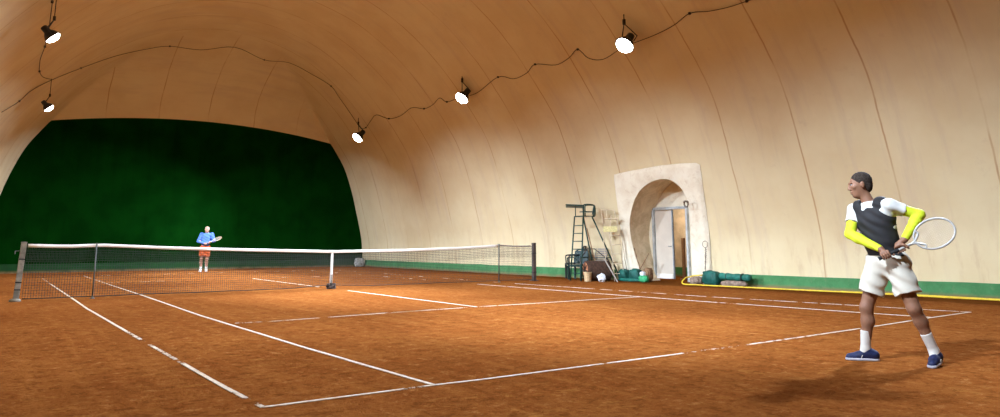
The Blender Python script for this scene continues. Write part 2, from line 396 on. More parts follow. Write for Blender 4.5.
court_line([(-5.44, -11.85), (-5.46, -11.02)], 'broken dusty end of the leftmost sideline at the near corner', 'tape_worn')
court_line([(-5.36, 6.55), (-5.28, 11.9)], 'faint dusty far end of the leftmost sideline beyond the net', 'tape_faint')
court_line([(-4.1, -6.45), (-3.5, -6.50), (-.7, -6.3)], 'faint left half of the near service line', 'tape_worn', .034)
court_line([(-1.9, -6.36), (0.03, -6.30), (.5, -6.31)], 'white near service line around the centre T', 'tape_worn')
court_line([(.5, -6.31), (1.41, -6.33), (2.71, -6.32), (4.04, -6.36)], 'right half of the near service line', 'tape_good')
court_line([(.04, -6.3), (.05, -.9)], 'white centre service line between the T and the net')
court_line([(.06, .9), (.08, 6.4)], 'centre service line seen through the net beside the white strap', 'tape_good')
court_line([(-4.1, 6.4), (4.05, 6.4)], 'dusty far service line beyond the net', 'tape_faint')
court_line([(-5.3, 11.9), (5.3, 11.9)], 'dusty far baseline in front of the standing player', 'tape_faint')
court_line([(4.45, -11.8), (4.36, -11.0), (4.12, -7.8), (4.03, -4.9), (3.98, -.5)], 'right singles sideline on the door side of the court', 'tape_mid', .031)
court_line([(4.0, .5), (4.0, 11.9)], 'right singles sideline beyond the net', 'tape_faint')
court_line([(5.80, -11.8), (5.71, -11.3), (5.18, -7.0), (5.08, -3.8), (4.95, -.9)], 'right doubles sideline nearest the doorway wall', 'tape_worn', .030)
court_line([(4.95, -.8), (5.05, 5), (5.2, 11.9)], 'right doubles sideline beyond the net', 'tape_faint')

# ------------------------------------------------------------------ the net
def net_top(x):
    return float(np.interp(x, [-6.30, -5.6, -5.03, -3.8, -2, 0, 2, 3.8, 5.03, 5.6, 6.26], [1.085, 1.065, 1.09, 1.03, .97, .920, .94, .99, 1.05, 1.02, 1.025]))
def net_bot(x): return .045+.05*max(0, 1-abs(x)/1.1)**1.0 + .012*noise.noise((x*1.1, 0, 2))
net = empty('tennis_net', (0, 0, 0), 0, 'long dark tennis net with a white headband stretched between two posts', 'net')
X0, X1 = -6.30, 6.26
mb = MB(); step = .0455; N = int((X1-X0)/step)
def cord(mb, a, b, r):
    a = Vector(a); b = Vector(b); t = (b-a).normalized(); u = Vector((0, 1, 0)); v = t.cross(u)
    vs = [p + q for p in (a, b) for q in (u*r, v*r, -u*r, -v*r)]
    mb.add(vs, [(0, 1, 5, 4), (1, 2, 6, 5), (2, 3, 7, 6), (3, 0, 4, 7)])
for i in range(N+1):
    x_ = X0+i*step; cord(mb, (x_, 0, net_bot(x_)), (x_+.004*math.sin(i*1.7), 0, net_top(x_)-.03), .0030)
rows = 20
xs_ = np.linspace(X0, X1, 90)
for k in range(rows+1):
    f = k/rows
    for a, b in zip(xs_[:-1], xs_[1:]):
        za = net_bot(a)*(1-f)+(net_top(a)-.03)*f; zb = net_bot(b)*(1-f)+(net_top(b)-.03)*f; cord(mb, (a, 0, za), (b, 0, zb), .0026)
mb.build('netting', 'net', net)
mb = MB()
for i in range(N+1):
    x_ = X0+(i+.5)*step
    if x_ < X1: cord(mb, (x_, .018, net_top(x_)-.34), (x_, .018, net_top(x_)-.03), .0026)
for k in range(8):
    for a, b in zip(xs_[:-1], xs_[1:]): cord(mb, (a, .018, net_top(a)-.34+.043*k), (b, .018, net_top(b)-.34+.043*k), .0020)
mb.build('doubled_top_netting', 'net', net)
mb = MB(); mb.tube([(x_, 0, net_bot(x_)) for x_ in xs_], .010, 6); mb.build('bottom_cord', 'net', net, True)
def band(xa, xb, w_, name, mat, d=.030):
    mb = MB(); L_ = [xa+(xb-xa)*i/60 for i in range(61)]; V = []
    for x_ in L_:
        zt = net_top(x_)+.004; V += [(x_, -d, zt-w_), (x_, -d*.8, zt-.006), (x_, 0, zt), (x_, d*.8, zt-.006), (x_, d, zt-w_)]
    F = [(i*5+k, i*5+k+1, i*5+k+6, i*5+k+5) for i in range(60) for k in range(4)]; mb.add(V, F)
    o = mb.build(name, mat, net, True); sdf = o.modifiers.new('thick', 'SOLIDIFY'); sdf.thickness = .003; return o
band(-6.29, 5.03, .062, 'headband', 'netband'); 
o = band(5.03, 6.2, .035, 'headband_end', 'crate'); o['label'] = 'narrow grey worn end of the headband'
mb = MB(); mb.tube([(-6.345, 0, 1.065), (-6.14, 0, 1.082)], .012, 6)
mb.box((-6.13, -.014, 1.055), (.05, .012, .03)); mb.build('headline_cable', 'cable', net)
strap = MB(); strap.box((0, -.022, .53), (.05, .004, .76)); strap.box((0, .022, .53), (.05, .004, .76)); strap.box((0, 0, .918), (.05, .048, .006))
st = strap.build('centre_strap', 'netband', net, bevel=.001)
mb = MB(); mb.box((0, -.025, .33), (.06, .01, .035)); mb.box((0, -.020, .22), (.045, .010, .20)); mb.build('strap_buckle', 'post_grey', st)
mb = MB()
for k in range(9):
    a = k*.7; mb.lathe([(.02, 0), (.045, .02), (.04, .06), (.015, .075)], (.085*math.cos(a)+.0, .05*math.sin(a), .005+.03*(k % 3)), 8)
mb.box((0, 0, .015), (.20, .10, .03)); mb.box((0, -.02, .09), (.05, .03, .10)); mb.build('strap_anchor', 'post_brown', st, bevel=.004)
t = empty('net_post', (-6.40, .0, 0), 0, 'weathered grey wooden net post at the left end of the net', 'post', 'net posts')
lean = Matrix.Rotation(R(2.2), 3, 'Y')
mb = MB(); mb.box(lean @ Vector((0, 0, .56)), (.095, .095, 1.12), lean); mb.build('post', 'post_grey', t, bevel=.006)
mb = MB(); mb.box(lean @ Vector((0, 0, 1.122)), (.105, .105, .02), lean); mb.build('cap', 'post_grey', t, bevel=.003)
for z_ in (.22, .36, .80): mb = MB(); mb.box(lean @ Vector((0, 0, z_)), (.103, .103, .022), lean); mb.build('band', 'black', t)
mb = MB(); mb.lathe([(.10, 0), (.095, .03), (.07, .05), (.06, .055)], (-.01, 0, 0), 16); mb.build('ground_collar', 'post_grey', t, True)
mb = MB(); mb.tube([(-.02, 0, .96), (-.08, 0, .955), (-.09, -.04, .955), (-.09, -.05, .90)], .010, 6); mb.build('winch_handle', 'stick', t)
t = empty('net_post', (6.33, .0, 0), 0, 'dark brown net post at the right end, in front of the white dome wall', 'post', 'net posts')
mb = MB(); mb.box((0, 0, .545), (.10, .10, 1.09)); mb.build('post', 'post_brown', t, bevel=.008)
mb = MB(); mb.box((0, 0, 1.095), (.11, .11, .015)); mb.build('cap', 'post_brown', t, bevel=.003)
for z_ in (.25, .8): mb = MB(); mb.box((0, 0, z_), (.108, .108, .02)); mb.build('band', 'black', t)
mb = MB(); mb.box((0, 0, .01), (.2, .18, .02)); mb.build('base_plate', 'post_brown', t, bevel=.003)
for x_, lab in ((-5.11, 'thin metal singles stick propping the net near the left post'), (5.03, 'thin metal singles stick propping the net near the right post')):
    t = empty('singles_stick', (x_, -.03, 0), 0, lab, 'net stick', 'singles sticks')
    h_ = net_top(x_)
    mb = MB(); mb.tube([(0, 0, .0), (0, 0, h_+.0)], .014, 10); mb.build('pole', 'stick', t, True)
    mb = MB(); mb.box((0, .012, h_+.012), (.03, .085, .022)); mb.box((0, .05, h_-.01), (.022, .010, .06)); mb.build('notched_head', 'stick', t)
    mb = MB(); mb.lathe([(.05, 0), (.05, .01), (.02, .02), (.02, .05)], (0, 0, 0), 12); mb.build('foot', 'stick', t)

# ------------------------------------------------------------------ entrance: surround, arch reveal, door, corridor
def sx(z, y=-2.7): return wall_x(y, max(0, z)) - .07
outer = [(-1.33, 0), (-1.36, .5), (-1.39, 1.04), (-1.46, 1.84), (-1.65, 3.1), (-2.29, 3.16), (-2.87, 3.19), (-3.41, 3.22), (-4.1, 3.22), (-4.75, 3.18), (-4.62, 2.1), (-4.54, 1.3), (-4.50, .6), (-4.50, 0)]
arch = [(-2.14, 0), (-2.03, .37), (-1.91, .75), (-1.83, 1.18), (-1.88, 1.65), (-2.08, 2.07), (-2.36, 2.43), (-2.70, 2.67), (-3.12, 2.82), (-3.59, 2.84), (-3.88, 2.69), (-4.06, 2.44), (-4.10, 2.1), (-4.02, 1.5), (-3.92, .9), (-3.90, 0)]
def dense(P_, n): 
    P_ = [Vector((a, b, 0)) for a, b in P_]; L = [0]
    for i in range(len(P_)-1): L.append(L[-1]+(P_[i+1]-P_[i]).length)
    out = []
    for k in range(n+1):
        d = L[-1]*k/n; i = max(j for j in range(len(P_)) if L[j] <= d+1e-6); i = min(i, len(P_)-2)
        f = (d-L[i])/max(1e-6, L[i+1]-L[i]); p = P_[i].lerp(P_[i+1], f); out.append((p.x, p.y))
    return out
AR = [(p.x, p.y) for p in smoothpath([(a, b, 0) for a, b in arch], 4)]; N = len(AR)-1
OU = dense(outer, N); mb = MB(); V = []; F = []; K = 8
for i in range(N+1):
    for k in range(K+1):
        f = k/K; y_ = OU[i][0]*(1-f)+AR[i][0]*f; z_ = OU[i][1]*(1-f)+AR[i][1]*f
        puff = .03*math.sin(math.pi*min(1, f*1.0)) + .012*noise.noise((y_*2.5, z_*2.5, 3))
        V.append((wall_x(y_, max(z_, 0)) - .015 - (.05 if 0 < k else 0) - puff, y_, z_))
for i in range(N):
    for k in range(K): a = i*(K+1)+k; F.append((a, a+1, a+K+2, a+K+1))
mb.add(V, F); o = mb.build('trim_1', 'surround', smooth=True); o['kind'] = 'structure'
V = []; F = []; D = [0, .15, .35, .6, .86]
for i in range(N+1):
    y_, z_ = AR[i]
    for k, d in enumerate(D):
        cy, cz = -2.9, 1.2; s_ = 1+.030*k; wr = .015*noise.noise((y_*4, z_*4, d*5))
        x_ = wall_x(y_, max(z_, 0)) - .065; xe = 9.52; V.append((x_+(xe-x_)*d/.86, cy+(y_-cy)*s_+wr, max(0, cz+(z_-cz)*s_+wr) if z_ > .01 else 0))
for i in range(N):
    for k in range(len(D)-1): a = i*len(D)+k; F.append((a, a+1, a+len(D)+1, a+len(D)))
mb = MB(); mb.add(V, F); o = mb.build('trim_2', 'reveal', smooth=True); o['kind'] = 'structure'
# end wall of the recess, with the doorway left open
DY0, DY1, DZ = -3.22, -1.95, 2.11
mb = MB()
for a, b, c_, d in ((-1.2, DY1+.03, 0, 3.2), (DY0-.03, -4.5, 0, 3.2), (DY1+.03, DY0-.03, DZ+.03, 3.2)):
    mb.box((9.5, (a+b)/2, (c_+d)/2), (.08, abs(a-b), d-c_))
o = mb.build('wall_entrance', 'surround'); o['kind'] = 'structure'
# door
door = empty('door_1', (9.43, 0, 0)); door['kind'] = 'structure'
mb = MB()
mb.box((0, DY1, DZ/2), (.14, .065, DZ+.06)); mb.box((0, DY0, DZ/2), (.14, .065, DZ+.06)); mb.box((0, (DY0+DY1)/2, DZ), (.14, DY1-DY0, .075))
mb.build('door_frame', 'doorframe', door, bevel=.006)
a_ = R(7); hy = DY1-.04
rot = Matrix.Rotation(a_, 3, 'Z')
mb = MB(); mb.box(Vector((.02, hy, 0)) + rot @ Vector((0, -.29, 1.07)), (.045, .58, 2.02), rot); leaf = mb.build('door_leaf', 'doorleaf', door, bevel=.004)
mb = MB(); mb.box(Vector((.015, hy, 0)) + rot @ Vector((0, -.60, 1.07)), (.055, .035, 2.03), rot); mb.build('edge_strip', 'dooredge', leaf)
mb = MB(); mb.box(Vector((.0, hy, 0)) + rot @ Vector((-.005, -.29, .13)), (.05, .56, .14), rot); o = mb.build('kick_plate', 'netband', leaf)
mb = MB(); mb.tube([Vector((.02, hy, 0)) + rot @ Vector(p) for p in ((-.02, -.54, 1.0), (-.07, -.54, 1.0), (-.07, -.46, 1.0))], .010, 6); mb.build('door_handle', 'dooredge', leaf)
# corridor behind it
def shellbox(name, c, size, mat='corridor'):
    mb = MB(); mb.box(c, size); o = mb.build(name, mat); o['kind'] = 'structure'
shellbox('wall_corridor_back', (12.0, -1.2, 1.3), (.1, 6.4, 2.6)); shellbox('wall_corridor_left', (10.75, 1.95, 1.3), (2.5, .1, 2.6)); shellbox('wall_corridor_right', (10.75, -4.45, 1.3), (2.5, .1, 2.6))
mb = MB(); mb.box((10.78, -1.2, 2.62), (2.6, 6.5, .06)); o = mb.build('ceiling_corridor', 'corridor'); o['kind'] = 'structure'
mb = MB(); mb.box((11.92, -1.2, .15), (.07, 6.3, .30)); o = mb.build('baseboard_corridor', 'skirt'); o['kind'] = 'structure'
t = empty('corridor_lamp', (10.7, -1.7, 2.52), 0, 'small round ceiling lamp in the passage behind the open door', 'lamp')
mb = MB(); mb.lathe([(.12, .06), (.12, .02), (.10, .01)], (0, 0, 0), 16); mb.build('base', 'netband', t); mb = MB(); mb.lathe([(.10, .01), (.07, -.03), (.01, -.045)], (0, 0, 0), 16)
m = M['lamp_glow'].copy(); m.node_tree.nodes['Emission'].inputs[1].default_value = 4; mb.build('diffuser', m, t)
ld = bpy.data.lights.new('corridor_light', 'POINT'); ld.energy = 130; ld.shadow_soft_size = .1; ld.color = (1, .93, .8); lo = bpy.data.objects.new('corridor_light', ld); COL.objects.link(lo); lo.parent = t; lo.location = (0, 0, -.12)
t = empty('wooden_post', (10.35, -2.25, 0), 0, 'dark brown wooden post standing in the passage behind the open doorway', 'post')
mb = MB(); mb.box((0, 0, .62), (.07, .09, 1.24)); mb.build('shaft', 'wood', t, bevel=.005); mb = MB(); mb.box((0, 0, .02), (.18, .2, .04)); mb.build('foot', 'wood', t, bevel=.005)

# ------------------------------------------------------------------ soft lumps: tarps, sacks, bags
def lump(name, c, size, mat, rz=0, amp=.12, e=.5, seed=0, parent=None, folds=0):
    bm = bmesh.new(); bmesh.ops.create_icosphere(bm, subdivisions=4, radius=1)
    for v in bm.verts:
        p = v.co.copy(); q = Vector([math.copysign(abs(k)**e, k) for k in p]); q *= 1/max(.55, q.length**.55)
        n_ = noise.noise((p*2.2)+Vector((seed, 0, 0)))*amp + noise.noise((p*5)+Vector((0, seed, 0)))*amp*.5
        if folds: n_ += .05*math.sin(folds*(p.x+.4*p.z)+seed)
        q *= 1+n_; v.co = Vector((q.x*size[0]/2, q.y*size[1]/2, max(-.49*size[2], q.z*size[2]/2)+.49*size[2]))
    me = bpy.data.meshes.new(name); bm.to_mesh(me); bm.free()
    o = link(name, me, mat, parent, True); o.location = c; o.rotation_euler = (0, 0, rz); return o
tag(lump('folded_tarp', (8.33, -1.74, 0), (.36, .34, .36), 'teal', .1, seed=1, folds=6), 'teal tarp bundle on the clay behind the brown roller, left of the archway', 'tarp', 'teal tarps by the wall')
tag(lump('folded_tarp', (8.36, -2.14, 0), (.34, .36, .38), 'teal', .3, seed=4, folds=5), 'teal tarp bundle just left of the arch opening', 'tarp', 'teal tarps by the wall')
tag(lump('rolled_mat', (8.20, -2.02, 0), (.13, .8, .10), 'teal_light', .05, seed=7, amp=.08), 'flat green mat edge lying in front of the two teal tarp bundles', 'mat')
b_ = empty('plastic_bag', (8.26, -2.55, 0), 0, 'bright green plastic bag with a white scrap at the foot of the arch', 'bag')
lump('green_bag', (0, 0, 0), (.24, .26, .20), 'green_bag', .3, seed=2, amp=.25, parent=b_); lump('white_scrap', (-.02, .02, .17), (.15, .14, .12), 'whitebag', 0, seed=5, amp=.35, parent=b_)
tag(lump('mat_bundle', (8.56, -2.44, 0), (.26, .24, .40), 'brownbundle', .2, seed=9, amp=.2, folds=8), 'dusty brown bundle leaning beside the left side of the door frame', 'bundle')
mb = MB(); mb.tube([(8.40, -2.29, .36), (8.55, -2.50, .80)], .012, 6); tag(mb.build('broom_stick', 'wood'), 'thin brown stick standing out of the bundle at the left door jamb', 'stick')
mb = MB(); P_ = smoothpath([(8.44, -2.03, .95), (8.48, -2.06, .78), (8.46, -2.13, .6), (8.47, -2.2, .45), (8.42, -2.24, .34)], 6); mb.tube(P_, [.012+.006*math.sin(i) for i in range(len(P_))], 6)
tag(mb.build('frayed_rope', 'wood', smooth=True), 'frayed brown rope hanging down the left edge of the arch opening', 'rope')
tag(lump('dusty_sack', (8.42, -4.27, 0), (.34, .34, .22), 'sack', .4, seed=12, amp=.28), 'dusty grey-brown sack inside the yellow hose loop right of the door', 'sack')
tag(lump('tarp_heap', (8.48, -4.72, 0), (.34, .52, .40), 'teal', -.1, seed=15, amp=.12, e=.4, folds=4), 'tall teal tarp heap against the wall right of the door', 'tarp', 'teal tarps by the wall')
tag(lump('dusty_sack', (8.44, -5.42, 0), (.22, .80, .16), 'sack', -.05, seed=22, amp=.16), 'flat dusty mat lying under the long teal roll', 'mat')
r_ = empty('tarp_roll', (8.49, -5.42, .16), -.04, 'long teal tarp roll lying along the wall skirt right of the tall heap', 'tarp', 'teal tarps by the wall')
mb = MB(); mb.tube(smoothpath([(0, .44, .09), (0, .2, .085), (.01, -.15, .08), (0, -.46, .08)], 6), [.085+.008*math.sin(i*1.3) for i in range(19)], 14); mb.build('roll', 'teal_light', r_, True)
mb = MB(); mb.tube([(.0, .443, .09), (.0, .465, .09)], .05, 12); mb.build('rolled_end', 'teal', r_)
for y_ in (.22, -.24): mb = MB(); mb.lathe([(.097, -.01), (.097, .01)], (0, y_, .083), 14, Matrix.Rotation(R(90), 3, 'X')); mb.build('tie', 'black', r_)
tag(lump('grey_rag', (7.95, 15.55, 0), (.50, .25, .42), 'rag', 0, seed=30, amp=.3), 'small grey-white rag heap in the far right corner beside the green screen', 'rag')
# wires by the arch
mb = MB(); P_ = []
for i in range(60): f = i/59; P_.append((8.50+.012*math.sin(i*1.1), -4.50-.05*f+.018*math.cos(i*1.5), .40+.58*f))
P_ += [(8.48+.0*math.cos(a), -4.55+.085*math.sin(a), 1.06-.085*math.cos(a)) for a in [k*.35 for k in range(1, 19)]]
mb.tube(P_, .007, 5); mb.tube([(8.50+.012*math.cos(i*1.2), -4.50-.05*i/59+.02*math.sin(i*1.3), .34+.60*i/59) for i in range(60)], .006, 5)
tag(mb.build('twisted_wire', 'wire', smooth=True), 'twisted rusty wire with a loop at its top hanging above the teal heap', 'wire')
mb = MB(); mb.tube([(8.14+.03*math.sin(k*.9), -4.26+.07*math.cos(k*.7), 2.12+.09*math.sin(k*.7+.4*math.cos(k))) for k in range(48)], .007, 5)
tag(mb.build('wire_tangle', 'wire', smooth=True), 'small tangle of wire fixed beside the upper right of the arch', 'wire')
# yellow hose
mb = MB(); H = [(8.62, -3.98, .10), (8.5, -4.02, .22), (8.30, -3.98, .16), (8.16, -4.02, .03), (8.15, -4.5, .02), (8.2, -5.2, .02), (8.28, -6.2, .02), (8.42, -7.3, .02), (8.55, -8.3, .02), (8.62, -9.3, .02), (8.6, -10.2, .02), (8.66, -11.2, .02), (8.6, -13, .02)]
mb.tube(smoothpath([(8.60, -4.40, .26), (8.42, -4.36, .25), (8.48, -4.12, .23), (8.52, -3.98, .20)]+H[2:], 10), .017, 8)
mb2 = MB(); mb2.tube(smoothpath([(8.60, -8.1, .02), (8.74, -9.0, .02), (8.80, -9.8, .02), (8.78, -10.6, .02), (8.84, -12.5, .02)], 8), .017, 8)
tag(mb.build('garden_hose', 'hose', smooth=True), 'yellow hose looping round the sack and running along the foot of the right wall', 'hose')
tag(mb2.build('garden_hose', 'hose', smooth=True), 'second yellow hose strand lying closer to the skirt behind the running player', 'hose')

# ------------------------------------------------------------------ umpire chairs
def strut(parent, name, pts, r, mat, seg=8): mb = MB(); mb.tube(pts, r, seg); return mb.build(name, mat, parent, True)
A = Vector
u = empty('umpire_chair', (7.6, -.8, 0), R(-42.5), 'tall dark green metal umpire chair with ladder, splayed legs and writing tray', 'umpire chair')
zt = 1.88; tA, tB, tC, tD = A((-.26, 0, zt)), A((0, -.26, zt)), A((.26, 0, zt)), A((0, .26, zt))
bA, bB, bC, bD = A((-.42, -.08, 0)), A((-.10, -.42, 0)), A((1.08, .12, 0)), A((.34, .80, 0)); G = 'darkgreen_metal'
for a, b in ((bA, tA), (bB, tB), (bC, tC), (bD, tD)): strut(u, 'leg', [a, b], .021, G)
for k in range(7): f = (.22+.232*k)/zt; strut(u, 'rung', [bA.lerp(tA, f), bB.lerp(tB, f)], .014, G)
mb = MB(); mb.tube([tA, tB, tC, tD], .018, 8, closed=True); mb.build('platform_frame', G, u, True)
c_ = (tA+tB+tC+tD)/4; rz45 = Matrix.Rotation(R(45), 3, 'Z'); mb = MB(); mb.box(c_+A((0, 0, .012)), (.36, .36, .022), rz45); mb.build('platform', G, u)
mb = MB(); mb.box(A((.10, .0, zt+.14)), (.26, .34, .03), Matrix.Rotation(R(-45), 3, 'Z')); mb.build('seat', G, u, bevel=.008)
for a in (A((.02, -.20, zt)), A((.06, .24, zt))):
    strut(u, 'armrest', smoothpath([a, a+A((0, 0, .30)), a+A((.04, .0, .35)), a+A((.24, .06, .35)), a+A((.30, .06, .30)), a+A((.30, .06, .06)), a+A((.24, .05, 0))], 5), .017, G)
mb = MB(); mb.tube(smoothpath([(.27, -.16, zt+.05), (.32, -.14, zt+.30), (.33, 0, zt+.33), (.34, .14, zt+.30), (.31, .28, zt+.05)], 5), .016, 8)
for z_ in (.16, .25): mb.box((.325, .07, zt+z_), (.012, .38, .05))
mb.build('backrest', G, u)
mb = MB(); mb.box((-.24, -.03, zt+.31), (.56, .36, .035), Matrix.Rotation(R(3), 3, 'Y') @ Matrix.Rotation(R(-9), 3, 'X')); mb.build('writing_tray', G, u, bevel=.004)
strut(u, 'tray_post', [tA+A((.03, 0, 0)), tA+A((.03, 0, .31))], .014, G); strut(u, 'tray_post', [tB, tB+A((0, .06, .28))], .014, G)
strut(u, 'brace', [bC.lerp(tC, .35), bD.lerp(tD, .35)], .012, G)
# cream one
u = empty('umpire_chair', (8.14, -1.66, 0), R(-42.5), 'pale cream umpire chair of thin tube with a faded yellow board against the white wall', 'umpire chair'); G = 'cream_paint'
Lb, Lt, Rb, Rt = A((-.10, -.05, 0)), A((-.22, .0, 1.42)), A((.17, -.05, 0)), A((.06, .0, 1.42))
strut(u, 'ladder_rail', [Lb, Lt, A((-.16, .0, 1.9))], .014, G); strut(u, 'ladder_rail', [Rb, Rt, A((.02, .02, 1.85))], .014, G)
for z_ in (.22, .50, .78, 1.05, 1.32): strut(u, 'rung', [Lb.lerp(Lt, z_/1.42), Rb.lerp(Rt, z_/1.42)], .011, G)
strut(u, 'leg', [A((-.30, .16, 0)), A((-.42, .10, 1.45))], .012, G); strut(u, 'leg', [A((.30, .20, 0)), A((.10, .16, 1.45))], .012, G)
mb = MB(); mb.box((-.20, .06, 1.50), (.40, .24, .16)); mb.build('seat_board', 'yellow_paint', u, bevel=.006)
mb = MB(); mb.box((-.16, .06, 1.80), (.42, .22, .03)); mb.build('shelf', G, u, bevel=.004)
strut(u, 'back_frame', smoothpath([A((-.38, .08, 1.58)), A((-.44, .08, 2.02)), A((-.40, .08, 2.06)), A((-.10, .10, 2.06)), A((-.06, .10, 2.02)), A((.02, .08, 1.6))], 5), .012, G)
strut(u, 'back_upright', [A((-.27, .08, 1.8)), A((-.30, .08, 2.05))], .009, G)

# ------------------------------------------------------------------ plastic chairs
def plastic_chair(loc, rz, mat, label, sc=1.0):
    t = empty('plastic_chair', loc, rz, label, 'chair', 'plastic chairs behind the umpire chair'); t.scale = (sc, sc, sc)
    for x_ in (-.20, .20):
        for y_, tl in ((-.20, .025), (.20, -.04)):
            mb = MB(); mb.box((x_*1.08, y_-tl*.5, .21), (.05, .05, .42), None, 1.15); mb.build('leg', mat, t, bevel=.008)
    mb = MB(); mb.box((0, 0, .43), (.45, .44, .035)); mb.box((0, -.22, .415), (.44, .03, .06)); mb.build('seat', mat, t, bevel=.012)
    mb = MB(); N_ = 11
    for k in range(7):
        a = (k-3)*.064; mb.box((a, .22+.05*(1-(a/.22)**2)*.5, .66), (.060, .016, .40), Matrix.Rotation(R(-9), 3, 'X'))
    mb.tube(smoothpath([(-.23, .20, .44), (-.235, .25, .70), (-.17, .29, .87), (0, .305, .90), (.17, .29, .87), (.235, .25, .70), (.23, .20, .44)], 5), .020, 8)
    mb.build('backrest', mat, t)
    for s_ in (-1, 1):
        mb = MB(); mb.tube(smoothpath([(s_*.235, .24, .66), (s_*.25, .05, .665), (s_*.25, -.17, .65), (s_*.235, -.21, .60), (s_*.225, -.20, .43)], 5), .019, 8); mb.build('armrest', mat, t, True)
plastic_chair((7.90, -.18, 0), R(-70), 'darkgreen_plastic', 'dark green plastic armchair behind the ladder of the umpire chair')
plastic_chair((8.16, .25, 0), R(-120), 'black', 'taller black plastic armchair between the green one and the wall', 1.10)
t = empty('folding_chair', (8.33, -.72, 0), R(-80), 'grey slatted folding chair leaning on the wall behind the roller', 'chair')
for x_ in (-.21, .21): strut(t, 'leg', [(x_, -.10, 0), (x_, .10, .95)], .013, 'crate')
mb = MB()
for k in range(7): mb.box((0, .045+.018*k, .52+.065*k), (.40, .012, .045), Matrix.Rotation(R(-12), 3, 'X'))
mb.build('slatted_back', 'crate', t)
mb = MB()
for k in range(4): mb.box((0, -.06+.012*k, .25+.055*k), (.40, .012, .04), Matrix.Rotation(R(-12), 3, 'X'))
mb.build('slatted_seat', 'crate', t)
# roller
t = empty('court_roller', (7.78, -1.17, 0), R(-26), 'dark brown clay-court roller drum with rusty end lying under the umpire chair', 'roller')
rx = Matrix.Rotation(R(90), 3, 'Y'); mb = MB()
mb.lathe([(.25, -.36), (.285, -.35), (.29, -.30), (.29, .30), (.285, .35), (.25, .36)], (0, 0, .29), 40, rx); mb.build('drum', 'roller', t, True)
for s_ in (-1, 1):
    mb = MB(); mb.lathe([(.245, -.012), (.245, .012), (.20, .014), (.05, .016)], (s_*.362, 0, .29), 32, rx); pl_ = mb.build('end_plate', 'rust', t)
    mb = MB()
    for k in range(4): mb.box((s_*.378, 0, .29), (.012, .045, .46), Matrix.Rotation(R(45*k), 3, 'X'))
    mb.lathe([(.06, -.03), (.06, .03)], (s_*.385, 0, .29), 16, rx); mb.build('spokes', 'roller', pl_)
strut(t, 'axle', [(-.45, 0, .29), (.45, 0, .29)], .018, 'post_brown')
strut(t, 'pull_handle', [(-.44, 0, .29), (-.44, .30, .60), (-.12, .62, .92), (.12, .62, .92), (.44, .30, .60), (.44, 0, .29)], .016, 'post_brown')
t = empty('bucket', (7.30, -1.27, 0), 0, 'beige plastic bucket standing in front of the roller', 'bucket')
mb = MB(); mb.lathe([(.090, 0), (.095, .005), (.115, .25), (.122, .255), (.122, .268), (.112, .268), (.108, .255), (.088, .012), (.001, .012)], seg=28); mb.build('body', 'bucket', t, True)
strut(t, 'handle', [(.118*math.cos(a), .03, .255-.09*math.sin(a)) for a in [math.pi*k/10 for k in range(11)]], .004, 'stick', 6)
tag(lump('plastic_bag', (7.47, -1.68, 0), (.17, .19, .22), 'whitebag', .3, seed=41, amp=.75, e=.95, folds=5), 'small white plastic bag on the clay at the right end of the roller', 'bag')
mb = MB(); mb.tube([(8.15, -.86, .0), (7.92, -.60, 1.55)], .015, 8); tag(mb.build('rake_pole', 'wood', smooth=True), 'slim brown wooden pole leaning upright among the umpire chair legs', 'pole')
mb = MB(); mb.tube([(7.93, -1.33, .62), (7.72, -2.05, .012)], .020, 8); tag(mb.build('wooden_pole', 'crate', smooth=True), 'short pale pole sloping from the roller to the clay on its right', 'pole')

